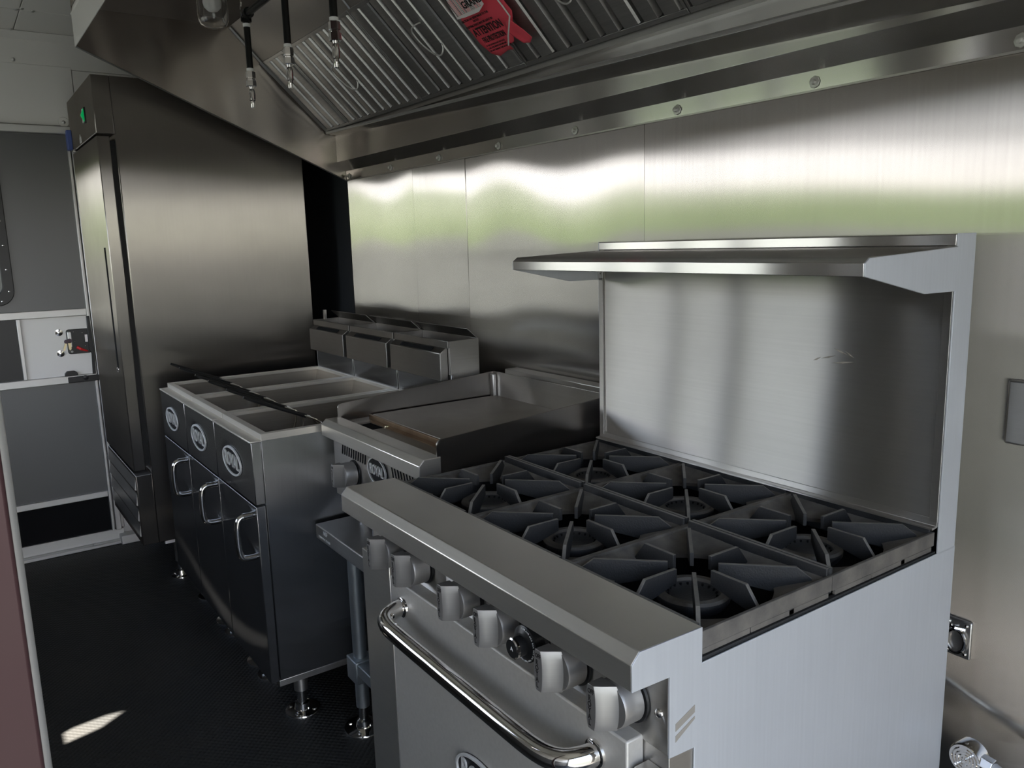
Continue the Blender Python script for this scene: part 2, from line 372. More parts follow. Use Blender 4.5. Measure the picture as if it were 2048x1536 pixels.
MB().box(DX+.022, DX+.034, .43, .578, .848, .876).build('latch_slide', BLACK, d1, .003)
MB().lathe([(.012, 0), (.012, .012), (.005, .014)], (DX+.03, .505, .868), 'x', 14).build('latch_knob', BLACK, d1)
# keys hanging from the lock
kt = thing('key_bunch', 'small keys with dark heads hanging in the black door lock', 'keys', (DX+.034, .452, 1.045))
MB().lathe([(.011, 0), (.011, .004)], (DX+.032, .455, 1.052), 'x', 16).build('key_head', pbr('dark_key_head', (.06, .03, .05), .4), kt)
MB().prism([(.448, 1.044), (.461, 1.044), (.460, 1.012), (.453, 1.006), (.449, 1.014)], 'x', DX+.033, DX+.036).build('key_blade', BRASS, kt)
MB().lathe([(.010, 0), (.010, .004)], (DX+.040, .441, 1.050), 'x', 16).build('key_head', kt and bpy.data.materials['dark_key_head'], kt)
MB().prism([(.434, 1.045), (.443, 1.041), (.432, 1.010), (.425, 1.006), (.424, 1.014)], 'x', DX+.041, DX+.044).build('key_blade', BRASS, kt)
# threshold
th = struct(MB().box(XL-.005, XL+.045, YF, .60, 0, .018).build('trim_1', ALU, None, .003))
MB().box(XL-.005, XL+.012, YF, .60, .018, .072).build('sill_face', ALU, th, .002)
MB().box(XL+.0, XL+.07, .575, .70, .0, .045).build('sill_end_channel', ALU, th, .003)
for y in (.45, .1): screw(th, (XL+.03, y, .018), '+z', .005)

# front wall with the serving window, and the right end wall with an open doorway
wf_ = MB()
def wall_y(m, x0, x1, z0, z1):
    if z0 < 1.02 < z1: m.box(x0, x1, YF-.05, YF, z0, 1.02).box(x0, x1, YF-.05, YF, 1.02, z1)
    else: m.box(x0, x1, YF-.05, YF, z0, z1)
WX0, WX1, WZ0, WZ1 = -4.15, -2.36, 1.02, 1.93
# slanting slit added in this unseen wall, shaped to cast one sliver of sun
CA, CB = (-2.0, 1.81), (-1.905, 2.24)
wall_y(wf_, XL-.05, WX0, 0, ZC+.07); wall_y(wf_, WX0, WX1, 0, WZ0); wall_y(wf_, WX0, WX1, WZ1, ZC+.07)
zb, zt2, xa, xb = CA[1], CB[1], CA[0], CB[0]
wall_y(wf_, WX1, XR+.05, 0, zb); wall_y(wf_, WX1, XR+.05, zt2, ZC+.07)
wf_.prism([(WX1, zb), (xa-.040, zb), (xa-.036, zb+.05), (xa+.032, zb+.29), (xb, zt2), (WX1, zt2)], 'y', YF-.05, YF)
wf_.prism([(XR+.05, zb), (xa+.030, zb), (xa+.046, zb+.05), (xa+.100, zb+.29), (xb+.001, zt2), (XR+.05, zt2)], 'y', YF-.05, YF)
wfront = struct(wf_.build('wall_front', [FRONTW, PANELM], None, smooth=False))
for p_ in wfront.data.polygons: p_.material_index = 1 if p_.center.z > 1.021 else 0
w1 = bpy.data.objects.new('window_1', None); COL.objects.link(w1); w1.location = (0, YF, WZ0); w1['kind'] = 'structure'; ORG['window_1'] = Vector((0, YF, WZ0))
for a in ((WX0-.03, WX0+.02, WZ0-.03, WZ1+.03), (WX1-.02, WX1+.03, WZ0-.03, WZ1+.03), (WX0, WX1, WZ1-.0, WZ1+.03), (WX0, WX1, WZ0-.03, WZ0+.0), (-3.02, -2.965, WZ0, WZ1), (-3.47, -3.44, WZ0, WZ1)):
    MB().box(a[0], a[1], YF-.07, YF+.012, a[2], a[3]).build('window_frame', ALU, w1, .003)
MB().box(WX0-.05, WX1+.05, YF+.0, YF+.30, WZ0-.12, WZ0-.085).build('service_shelf', STEEL_S, w1, .004)
blk = MB(); blk.prism([(YF-.06, WZ1+.05), (YF-.85, WZ1+.18), (YF-.85, WZ1+.22), (YF-.06, WZ1+.09)], 'x', WX0-.3, -2.10)
blk.build('sun_blocker_panel', BLOCKER, w1)  # unseen panel added and sized to keep direct sun out of the window
wr = MB()
RD0, RD1, RDZ = -.70, .80, 1.95
wr.box(XR, XR+.05, YF-.05, RD0, 0, ZC+.07).box(XR, XR+.05, RD1, YW+.06, 0, ZC+.07).box(XR, XR+.05, RD0, RD1, RDZ, ZC+.07)
struct(wr.build('wall_right', PANELM, None, smooth=False))
# outdoors: the lot, a road strip and the grassy bank seen only in the steel
ground = MB(); gv = []
prof = [(-1.0, -.75), (8, -.7), (25, -.3), (70, 1.7)]
def rows(profile, x0=-260, x1=260):
    m = MB(); R = [[m.bm.verts.new((x, -d, z)) for x in (x0, x0/2, 0, x1/2, x1)] for d, z in profile]
    for a, b in zip(R, R[1:]):
        for i in range(4): m.bm.faces.new((a[i], a[i+1], b[i+1], b[i]))
    return m
struct(rows([(-80, -.75)]+prof).build('ground', GRAVEL)); struct(rows([(70, 1.7), (78, 1.95)]).build('road', ROAD))
struct(rows([(78, 1.95), (84, 2.5), (120, 9.6), (160, 9.9)]).build('hill', GRASS))

# bulkhead post beside the camera
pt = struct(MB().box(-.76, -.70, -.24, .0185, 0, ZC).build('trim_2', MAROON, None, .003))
MB().tube([(-.715, .0125, 0), (-.715, .0125, ZC)], .0115, 14).build('post_edge', ALU, pt)

# outlet cover on the wall at the right edge
ot = thing('outlet_cover', 'blank grey cover plate on the steel wall right of the range', 'cover plate', (-.625, YW, 1.13))
MB().box(-.665, -.585, YW-.012, YW-.001, 1.074, 1.192).build('plate', STEEL_S, ot, .004)
for z in (1.09, 1.176): screw(ot, (-.625, YW-.012, z), '-y', .004)

# ------------------------------------------------------------------ refrigerator
FX0, FX1, FY0, FY1, FZ = -4.40, -3.68, .565, 1.41, 2.16
fr = thing('refrigerator', 'tall stainless single-door refrigerator at the far end beside the fryers', 'refrigerator', (-4.04, .99, 0))
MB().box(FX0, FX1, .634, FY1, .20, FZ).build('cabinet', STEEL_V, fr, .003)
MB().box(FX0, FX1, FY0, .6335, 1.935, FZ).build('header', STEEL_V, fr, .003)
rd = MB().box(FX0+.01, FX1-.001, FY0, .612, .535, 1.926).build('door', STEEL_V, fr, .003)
MB().box(FX0+.025, FX1-.015, .612, .634, .55, 1.91).build('gasket', SEAL, fr)
MB().box(-3.80, -3.765, FY0-.0015, FY0+.02, .975, 1.485).build('recessed_handle', VOID, rd, .002, label='long dark recessed grip')
MB().box(-3.806, -3.759, FY0-.004, FY0+.003, .958, .975).build('handle_end', CHROME, rd, .001)
MB().box(FX0, FX1, FY0+.004, .634, .20, .515).build('base', STEEL_V, fr, .003)
for k in range(4):
    z = .235+.07*k
    MB().prism([(FY0+.005, z), (FY0-.003, z+.004), (FY0-.003, z+.008), (FY0+.005, z+.062)], 'x', FX0+.02, FX1-.02).build('louver', STEEL_S, fr, .001)
sw = MB().box(-3.93, -3.885, FY0-.006, FY0+.002, 2.0, 2.065).build('switch_bezel', BLACK, fr, .002)
MB().prism([(FY0-.005, 2.006), (FY0-.018, 2.032), (FY0-.007, 2.06)], 'x', -3.908, -3.889).build('rocker', GREEN, sw, label='green power rocker')
MB().box(-3.927, -3.911, FY0-.009, FY0-.004, 2.005, 2.06).build('switch_label', WHITEINK, sw)
lg = MB().box(-4.115, -4.072, FY0-.003, FY0+.001, 1.942, 1.968).build('logo_plate', SILVER, fr, .002)
MB().prism([(-4.105, 1.968), (-4.095, 1.980), (-4.085, 1.968)], 'y', FY0-.003, FY0+.001).build('logo_crest', SILVER, fr)
MB().box(-4.40, -4.352, FY0-.022, FY0, 1.94, 2.03).build('hinge_cover', BLUE, fr, .003, label='blue filmed hinge cover')
MB().box(-4.30, -4.26, FY0-.012, FY0, 1.926, 1.934).build('hinge', CHROME, fr, .001)
def foot(parent, x, y, z1, r=.022, fr_=.055, mat=GALV):
    lgm = MB().lathe([(r, .075), (r, z1)], (x, y, 0), 'z', 18).build('leg', mat, parent)
    fl = MB().lathe([(fr_, 0), (fr_, .004), (fr_*.97, .007), (.026, .010), (.022, .030), (.015, .034), (.015, .080)], (x, y, 0), 'z', 24).build('foot', CHROME, lgm)
    m = MB()
    for k in range(4):
        a = rad(45+90*k); m.lathe([(.007, 0), (.006, .004), (.003, .005)], (x+fr_*.72*math.cos(a), y+fr_*.72*math.sin(a), .0075), 'z', 8)
    m.build('foot_screws', CHROME, lgm)
    return lgm
for x in (-3.745, -4.33):
    for y in (.725, 1.33): foot(fr, x, y, .20, .02, .045, STEEL_S)
MB().box(-3.705, -3.685, .66, .70, .185, .205).build('leg_highlight', PAPER, fr)  # white block painting in the highlight on the leg

# ------------------------------------------------------------------ fryers
def make_fryer(x1, w=.397):
    x0 = x1-w; cx = (x0+x1)/2
    t = thing('deep_fryer', '', 'deep fryer', (cx, 1.06, 0), 'row of three stainless fryers')
    b = MB()   # cabinet shell with open top
    b.box(x0, x0+.003, .695, 1.345, .16, .912).box(x1-.003, x1, .695, 1.345, .16, .912).box(x0+.003, x1-.003, 1.342, 1.345, .16, .912).box(x0+.003, x1-.003, .695, .70, .16, .912)
    b.box(x0+.003, x1-.003, .70, 1.342, .16, .165)
    b.build('cabinet', STEEL_FRY, t, .0008)
    MB().box(x0, x1, .69, 1.345, .138, .158).build('base_frame', STEEL_S, t, .001)
    up_ = MB().box(x0+.002, x1-.002, .665, .694, .722, .910).build('control_panel', STEEL_FRY, t, .002)
    badge(t, cx, .665, .818, .095, .045, .062)
    dr = MB().box(x0+.002, x1-.002, .665, .692, .155, .716).build('door', STEEL_FRY, t, .002)
    h = MB().tube([(x1-.03, .667, .688), (x1-.03, .628, .688), (x1-.03, .614, .674), (x1-.03, .612, .624), (x1-.03, .614, .573), (x1-.03, .628, .558), (x1-.03, .667, .558)], .0092, 12, smooth_path=2).build('handle', CHROME, dr)
    MB().lathe([(.010, 0), (.010, -.034)], (x1-.03, .665, .688), 'y', 12).build('handle_post', CHROME, dr)
    # tank rim and well
    z = .932; y0, y1 = .695, 1.342; e = .022; q = MB()
    O_ = [(x0+.001, y0), (x1-.001, y0), (x1-.001, y1), (x0+.001, y1)]; I_ = [(x0+e, y0+e), (x1-e, y0+e), (x1-e, y1-.012), (x0+e, y1-.012)]
    V = [(*p, z-.022) for p in O_]+[(*p, z) for p in O_]+[(*p, z) for p in I_]+[(*p, z-.012) for p in I_]
    F = []
    for i in range(4):
        j = (i+1) % 4
        for a in (0, 4, 8): F.append((a+i, a+j, a+4+j, a+4+i))
    q.quads(V, F).build('tank_rim', RIM, t, .0012, smooth=False)
    g = MB(); J = [(x0+e+.01, y0+.07), (x1-e-.01, y0+.07), (x1-e-.01, y1-.10), (x0+e+.01, y1-.10)]
    V = [(*p, z-.011) for p in I_]+[(*p, z-.14) for p in (I_[0], I_[1])]+[(I_[2][0], I_[2][1]-.03, z-.14), (I_[3][0], I_[3][1]-.03, z-.14)]+[(*p, z-.36) for p in J]
    F = [(8, 9, 10, 11)]
    for i in range(4):
        j = (i+1) % 4
        for a in (0, 4): F.append((a+i, a+j, a+4+j, a+4+i))
    g.quads(V, F).build('tank', TANK, t, smooth=False)
    MB().box(x0+.004, x1-.004, .662, .697, .908, .914).build('front_ledge', RIM, t, .002)
    # flue riser, cover box, deflector
    MB().box(x0+.002, x1-.002, 1.343, 1.349, .90, 1.03).build('back_panel', STEEL_FRY, t, .001)
    rs = MB()
    rs.prism([(1.343, .90), (1.455, .90), (1.455, 1.145), (1.340, 1.143)], 'x', x1-.006, x1-.003).prism([(1.343, .90), (1.455, .90), (1.455, 1.145), (1.340, 1.143)], 'x', x0+.003, x0+.006)
    rs.box(x0+.006, x1-.006, 1.452, 1.455, .90, 1.145).box(x0+.006, x1-.006, 1.340, 1.343, 1.03, 1.143)
    rs.build('flue_riser', FLUE, t, .0008)
    cv = MB().prism([(1.310, 1.012), (1.310, 1.104), (1.333, 1.120), (1.340, 1.120), (1.340, 1.012)], 'x', x0+.012, x1-.016).build('flue_cover', FLUE, t, .002)
    d = Vector((0, .023, .016)).normalized()
    MB().prism([(1.3145, 1.1085), (1.3275, 1.1178), (1.3275+.0006, 1.1172), (1.3145+.0006, 1.1065), (1.3138, 1.1090), (1.3272, 1.1186)], 'x', x0+.085, x1-.085).build('slot', VOID, cv)
    MB().prism([(1.455, 1.143), (1.4555, 1.146), (1.418, 1.180), (1.416, 1.178)], 'x', x0+.02, x1-.012).build('deflector', FLUE, t, .0008)
    MB().box(x0+.004, x1-.004, 1.334, 1.340, 1.120, 1.143).build('cap_strip', FLUE, t, .001)
    for x in (x0+.055, x1-.06):
        for y in (.775, 1.27): foot(t, x, y, .14, .022, .056, STEEL_S)
    return t
f1 = make_fryer(-2.29)
f2 = copy_tree(f1); f2.location.x -= .40
f3 = copy_tree(f1); f3.location.x -= .80
f1['label'] = 'stainless deep fryer nearest the griddle with its dark side panel exposed'
f2['label'] = 'middle stainless deep fryer of the three in the row'
f3['label'] = 'stainless deep fryer next to the tall refrigerator'
MB_ = MB().box(-3.462, -3.446, 1.375, 1.385, 1.143, 1.185)
for ch in f3.children:
    if ch.name.startswith('flue_riser'): rk = ch
ORG[rk.name] = Vector(f3.location); MB_.build('hanger_bracket', STEEL_S, rk)
# fryer baskets, black grips toward the aisle
def make_basket(x):
    t = thing('fryer_basket', '', 'fryer basket', (x, 1.05, .70), 'wire baskets in the fryers')
    wx, y0, y1, zt, zb = .062, .90, 1.20, .835, .70
    m = MB()
    for k in range(5):
        z = zt-(zt-zb)*k/4; r = .0022 if k == 0 else .0009
        m.tube([(x-wx, y0, z), (x+wx, y0, z), (x+wx, y1, z), (x-wx, y1, z), (x-wx, y0, z)], r, 5)
    for k in range(9):
        xx = x-wx+2*wx*k/8; m.tube([(xx, y0, zt), (xx, y0, zb), (xx, y1, zb), (xx, y1, zt)], .0009, 4)
    for k in range(1, 12):
        yy = y0+(y1-y0)*k/12; m.tube([(x-wx, yy, zt), (x-wx, yy, zb), (x+wx, yy, zb), (x+wx, yy, zt)], .0009, 4)
    m.build('wire_mesh', CHROME, t)
    hp = [(x-.006, .87, .945), (x-.03, .905, .930), (x-.035, .925, .90), (x-.035, .90, zt)]
    m = MB().tube(hp, .0028, 6, smooth_path=1).tube([(x+.006, .87, .945), (x+.03, .905, .930), (x+.035, .925, .90), (x+.035, .90, zt)], .0028, 6, smooth_path=1)
    m.tube([(x-.006, .86, .950), (x-.006, .91, .926)], .0028, 6).build('wire_handle', CHROME, t)
    MB().tube([(x, .688, 1.026), (x, .70, 1.0205), (x, .74, 1.002), (x, .875, .942)], [.0055, .0075, .0085, .0085], 10, (1.0, .75)).build('grip', BLACK, t, label='black coated grip')
    return t
bl = [('fryer basket with black grip, left one in the fryer by the refrigerator', -3.355), ('fryer basket with black grip, right one in the fryer by the refrigerator', -3.205),
      ('fryer basket with black grip, left one in the middle fryer', -2.972), ('fryer basket with black grip, right one in the middle fryer', -2.80),
      ('fryer basket with black grip, left one in the fryer next to the griddle', -2.585), ('fryer basket with black grip, right one in the fryer next to the griddle', -2.405)]
bk0 = make_basket(bl[0][1]); bk0['label'] = bl[0][0]
for lab, x in bl[1:]:
    c = copy_tree(bk0); c.location.x = x; c['label'] = lab

# ------------------------------------------------------------------ equipment stand and griddle
es = thing('equipment_stand', 'low stainless equipment stand under the griddle with galvanised legs', 'stand', (-1.95, 1.15, 0))
TX0, TX1 = -2.272, -1.63
MB().box(TX0, TX1, .832, 1.50, .590, .635).build('stand_top', STEEL_S, es, .003)
for x in (TX0+.132, TX1-.06):
    for y in (.893, 1.44): foot(es, x, y, .59, .0205, .062, GALV)
us = MB().box(TX0+.115, TX1-.03, .868, 1.465, .195, .232).build('undershelf', GALV, es, .003)
MB().box(TX0+.098, TX0+.168, .862, .925, .165, .238).build('corner_bracket', GALV, es, .004)
text('stand_label', 'NSF', .020, WHITEINK, es.children[0], (-2.195, .8315, .6225), (1, 0, 0), (0, 0, 1), extrude=.0002)
text('stand_label', 'EQUIPMENT STAND', .010, WHITEINK, es.children[0], (-2.205, .8315, .603), (1, 0, 0), (0, 0, 1), extrude=.0002)

GX0, GX1 = -2.266, -1.656
gr = thing('griddle', 'stainless countertop griddle with raised splash guards between fryers and range', 'griddle', (-1.96, 1.18, .635))
MB().box(GX0+.012, GX1-.012, .905, 1.49, .735, .90).build('body', STEEL_S, gr, .002)
for x in (GX0+.06, GX1-.06):
    for y in (.97, 1.42): MB().lathe([(.026, 0), (.026, .012), (.02, .016), (.02, .105)], (x, y, .636), 'z', 18).build('leg', STEEL_S, gr)
pn = MB().box(GX0+.02, GX1-.004, .897, .906, .725, .903).build('front_panel', STEEL_H, gr, .002)
lgm = MB()
lgm.prism([(.870, .906), (.870, .940), (.885, .9545), (.931, .954), (.931, .947), (.888, .947), (.878, .936), (.878, .906)], 'x', GX0, GX1)
lgm.build('front_ledge', STEEL_L, gr, .0015)
MB().prism([(.8705, .895), (.8705, .9395), (.8855, .953), (.93, .952), (.93, .885), (.90, .885)], 'x', GX1-.002, GX1+.001).build('ledge_end', STEEL_S, gr, .0008)
MB().prism([(.8705, .906), (.8705, .9395), (.8855, .953), (.93, .952), (.93, .906)], 'x', GX0-.001, GX0+.002).build('ledge_end', STEEL_S, gr, .0008)
def splash(x0, x1, yb=.922, r=.016):
    pts = [(yb, .90), (yb, .985-r*.3)]
    for i in range(7): a = rad(180-80*i/6); pts.append((yb+r+r*math.cos(a), .981+r*math.sin(a)))
    pts += [(1.492, 1.032), (1.492, .90)]
    return MB().prism(pts, 'x', x0, x1)
splash(GX0+.004, GX0+.009).build('side_splash', STEEL_V, gr, .0008); splash(GX1-.007, GX1-.002).build('side_splash', STEEL_V, gr, .0008)
MB().box(GX0+.009, GX1-.007, 1.486, 1.491, .90, 1.032).build('back_splash', STEEL_H, gr, .0008)
MB().box(GX0+.009, GX0+.03, 1.470, 1.486, .938, 1.026).build('corner_weld', STEEL_S, gr, .004)
MB().box(GX0+.02, GX1-.018, 1.030, 1.486, .915, .951).build('cook_plate', GRIDDLE, gr, .002)
tr = MB(); tr.box(GX0+.010, GX1-.008, 1.022, 1.029, .905, .9495); tr.build('trough_wall', RUSTY, gr, .001)
tb = MB(); xh0, xh1 = GX0+.045, GX0+.150
tb.box(GX0+.010, xh0, .932, 1.022, .930, .934).box(xh1, GX1-.008, .932, 1.022, .930, .934).box(xh0, xh1, .932, .950, .930, .934).box(xh0, xh1, 1.010, 1.022, .930, .934)
tb.build('grease_trough', GRIDDLE, gr, smooth=False)
MB().box(GX0+.06, GX1-.008, 1.004, 1.021, .934, .937).build('trough_residue', RUSTY, gr)
MB().box(xh0-.002, xh1+.002, .948, 1.012, .80, .9295).build('drain_chute', VOID, gr)
MB().lathe([(.009, 0), (.007, .006), (.002, .008)], (xh1+.004, 1.012, .934), 'z', 10).build('drain_screw', BRASS, gr)
MB().box(GX0+.010, GX1-.008, .927, .931, .906, .9535).build('trough_front', STEEL_S, gr)
MB().box(GX0+.06, GX1+.05, 1.500, 1.550, .99, 1.044).build('flue_riser', STEEL_H, gr, .002)
for k in range(11):
    x = -2.183+.0155*k; MB().prism([(x, .862), (x+.004, .862), (x+.012, .896), (x+.008, .896)], 'y', .8955, .898).build('vent_slot', VOID, pn)
for k in range(8):
    x = -1.862+.0165*k; MB().prism([(x+.010, .862), (x+.014, .862), (x+.004, .898), (x, .898)], 'y', .8955, .898).build('vent_slot', VOID, pn)
badge(gr, -1.940, .897, .862, .055, .038, .040)
MB().lathe([(.012, 0), (.012, -.001)], (-1.905, .897, .80), 'y', 16).build('sight_hole', VOID, pn)

# control knobs: round body, raised grip, lettering on the left flat
KN = 0
def knob(parent, x, yp, z, s=1.0, turn=0):
    yf = yp-.040*s; R = .034*s
    b = MB().lathe([(R*.86, -.004), (R, -.006), (R, -.036*s), (R*.96, -.040*s)], (x, yp, z), 'y', 40).build('knob', KNOB, parent, ang=30)
    MB().lathe([(R*1.12, -.0005), (R*1.10, -.004)], (x, yp, z), 'y', 32).build('knob_skirt', BLACK, b)
    g = MB(); n = 11; V = []
    for k in range(n):          # grip: flat lettered face on the left, scooped flank on the right
        u = -1+2*k/(n-1); bow = math.sqrt(max(0.0, 1-u*u*.9)); zz = z+R*.98*u
        for xx, yy in ((-.0215*(.72+.28*bow), 0), (-.0215*(.72+.28*bow), -.026), (-.0075+.006*bow, -.026), (-.001+.007*bow, -.018), (.007+.005*bow, -.008), (.021*(.5+.5*bow), -.001), (.021*(.5+.5*bow), 0)):
            V.append((x+xx*s, yf+.002+yy*s, zz))
    F = []; q = 7
    for k in range(n-1):
        for i in range(q-1): F.append((k*q+i, k*q+i+1, (k+1)*q+i+1, (k+1)*q+i))
        F.append((k*q+q-1, k*q, (k+1)*q, (k+1)*q+q-1))
    F += [tuple(range(q)), tuple(range((n-1)*q, n*q))]
    g.quads(V, F).build('grip', KNOB, b, .0008, ang=32)
    yl = yf+.002-.0262*s
    text('lettering', 'OFF', .0098*s, INK, b, (x-.0105*s, yl, z+.0235*s), (1, 0, 0), (0, 0, 1), extrude=.0003, sx=.75, bold=.0002)
    for k, c in enumerate('ROYAL'):
        text('lettering', c, .0115*s, INK, b, (x-.0135*s, yl, z+(.0125-.0092*k)*s), (1, 0, 0), (0, 0, 1), extrude=.0003, sx=.8, bold=.0003)
    return b
knob(gr, -2.098, .897, .822, 1.0)
MB().lathe([(.010, 0), (.010, -.03)], (-2.075, .897, .775), 'y', 12).build('pilot_tube', CHROME, gr)

# ------------------------------------------------------------------ six-burner range
RX0, RX1 = -1.608, -.694
rg = thing('gas_range', 'large stainless six-burner gas range with high shelf at the right', 'gas range', (-1.15, 1.08, 0))
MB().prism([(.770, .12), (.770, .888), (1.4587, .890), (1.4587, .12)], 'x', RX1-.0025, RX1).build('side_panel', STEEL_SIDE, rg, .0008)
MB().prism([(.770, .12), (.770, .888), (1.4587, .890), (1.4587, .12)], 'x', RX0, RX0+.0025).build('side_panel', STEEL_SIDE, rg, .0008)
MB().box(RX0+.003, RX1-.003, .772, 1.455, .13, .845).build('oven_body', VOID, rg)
MB().box(RX0+.003, RX1-.003, .7235, .772, .13, .80).build('front_frame', STEEL_S, rg, .001)
MB().box(RX0+.004, RX0+.138, .690, .7235, .13, .798).build('left_stile', STEEL_L, rg, .002)
MB().box(-.742+.006, RX1-.004, .695, .7235, .13, .745).build('right_stile', STEEL_S, rg, .002)
screw(rg, (-.731, .695, .735), '-y', .006)
screw(rg, (-1.535, .69, .775), '-y', .005)
MB().box(RX0+.02, RX1-.02, .75, 1.43, .105, .13).build('bottom_pan', STEEL_S, rg)
for x in (RX0+.06, RX1-.06):
    for y in (.80, 1.40): MB().lathe([(.028, 0), (.03, .01), (.022, .014), (.022, .11)], (x, y, 0), 'z', 18).build('leg', STEEL_S, rg)
# front ledge ("bull nose")
ld = MB(); ld.prism([(.6515, .891), (.6515, .9285), (.666, .9435), (.782, .9415), (.782, .936), (.668, .937), (.658, .927), (.658, .891)], 'x', RX0, RX1)
ld.build('front_ledge', STEEL_L, rg, .0015)
for x0, x1 in ((RX1-.0015, RX1+.0012), (RX0-.0012, RX0+.0015)):
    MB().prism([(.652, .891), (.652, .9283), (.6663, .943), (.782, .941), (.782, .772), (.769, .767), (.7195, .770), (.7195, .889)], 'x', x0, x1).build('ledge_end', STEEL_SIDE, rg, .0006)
MB().prism([(.731, .806), (.768, .821), (.768, .832), (.731, .817)], 'x', RX1+.001, RX1+.0018).build('tape_residue', LCAV, rg)
MB().prism([(.731, .790), (.768, .811), (.768, .815), (.731, .799)], 'x', RX1+.001, RX1+.0018).build('tape_residue', LCAV, rg)
cp = MB().box(RX0+.003, RX1-.002, .720, .7235, .772, .892).build('control_panel', STEEL_H, rg, .001)
MB().box(RX0+.003, RX1-.002, .7235, .77, .772, .775).build('panel_return', STEEL_S, rg)
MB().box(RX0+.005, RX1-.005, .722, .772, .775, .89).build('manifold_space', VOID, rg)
for x0, x1 in ((-1.462, -1.395), (-1.165, -1.09), (-.872, -.80)):
    MB().prism([(x0, .846), (x1, .846), (x1, .892), (x0, .892)], 'y', .7188, .7205).build('valve_opening', VOID, cp)
    MB().lathe([(.006, 0), (.006, .03)], (x0+.01, .719, .868), 'x', 8).build('pilot_valve', BRASS, cp)
screw(cp, (-.712, .720, .828), '-y', .007, h=.005)
for x in (-1.478, -1.366, -1.184, -1.062, -.889, -.768): knob(rg, x, .720, .828)
# oven thermostat dial
td = MB().lathe([(.036, -.002), (.036, -.012), (.031, -.016), (.030, -.034), (.020, -.040), (.017, -.041)], (-.975, .720, .830), 'y', 36).build('thermostat_dial', BLACK, rg)
MB().lathe([(.039, 0), (.039, -.006), (.036, -.009)], (-.975, .720, .830), 'y', 36).build('dial_bezel', CHROME, td)
MB().lathe([(.0165, -.040), (.0165, -.056), (.0145, -.060)], (-.975, .720, .830), 'y', 28).build('dial_cap', BLACK, td)
MB().lathe([(.0172, -.054), (.0172, -.0585), (.015, -.060)], (-.975, .720, .830), 'y', 28, cap=False).build('cap_ring', CHROME, td)
for k in range(11):
    a = rad(-150+k*24)
    text('dial_number', str(150+k*35), .0062, WHITEINK, td, (-.975+.0255*math.cos(a), .6835, .830+.0255*math.sin(a)), (math.sin(a), 0, -math.cos(a)), (math.cos(a), 0, math.sin(a)), extrude=.0003)
text('dial_number', 'A', .010, WHITEINK, td, (-.975, .6598, .830), (1, 0, 0), (0, 0, 1), extrude=.0002)
# oven door
od = MB().box(-1.468, -.744, .690, .7225, .21, .779).build('oven_door', pbr('speckled_steel', (.60, .57, .525), .55, .55, noise=(120, .45, (.52, .49, .45)), bump=(500, .00015)), rg, .003)
hd = MB()
P = [(-1.415, .693, .728), (-1.412, .668, .727), (-1.398, .642, .724), (-1.365, .630, .722), (-1.30, .628, .722), (-1.10, .628, .722), (-.92, .628, .722), (-.862, .630, .722), (-.828, .642, .724), (-.812, .668, .727), (-.808, .693, .728)]
hd.tube(P, .0165, 18, (1.0, 1.05), smooth_path=2).build('handle', CHROME, od, label='thick polished tubular handle')
for x, s in ((-1.413, 1), (-.81, -1)): MB().lathe([(.022, 0), (.021, -.004), (.018, -.006)], (x, .690, .728), 'y', 24).build('handle_flange', CHROME, od)
badge(rg, -1.125, .690, .492, .085, .045, .060)
# cooktop pan, burners, grates
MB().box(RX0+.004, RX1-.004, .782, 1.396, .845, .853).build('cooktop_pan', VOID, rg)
MB().box(RX0+.004, RX0+.012, .782, 1.396, .853, .893).build('pan_wall', IRON, rg); MB().box(RX1-.012, RX1-.004, .782, 1.396, .853, .893).build('pan_wall', IRON, rg)
def make_burner(cx, cy):
    b = MB().lathe([(.012, .856), (.034, .858), (.052, .872), (.060, .884), (.0605, .892), (.057, .896), (.046, .896), (.043, .891), (.034, .884), (.014, .882)], (cx, cy, 0), 'z', 36).build('burner', IRON, rg, ang=50)
    MB().lathe([(.0602, .8925), (.0568, .8968), (.0462, .8968), (.0435, .892)], (cx, cy, 0), 'z', 36, cap=False).build('burner_ring', DUSTY, b)
    m = MB()
    for k in range(20):
        a = 2*math.pi*k/20; m.lathe([(.0022, 0), (.0022, .004)], (cx+.0395*math.cos(a), cy+.0395*math.sin(a), .8868), 'z', 6)
    m.build('flame_ports', VOID, b)
    return b
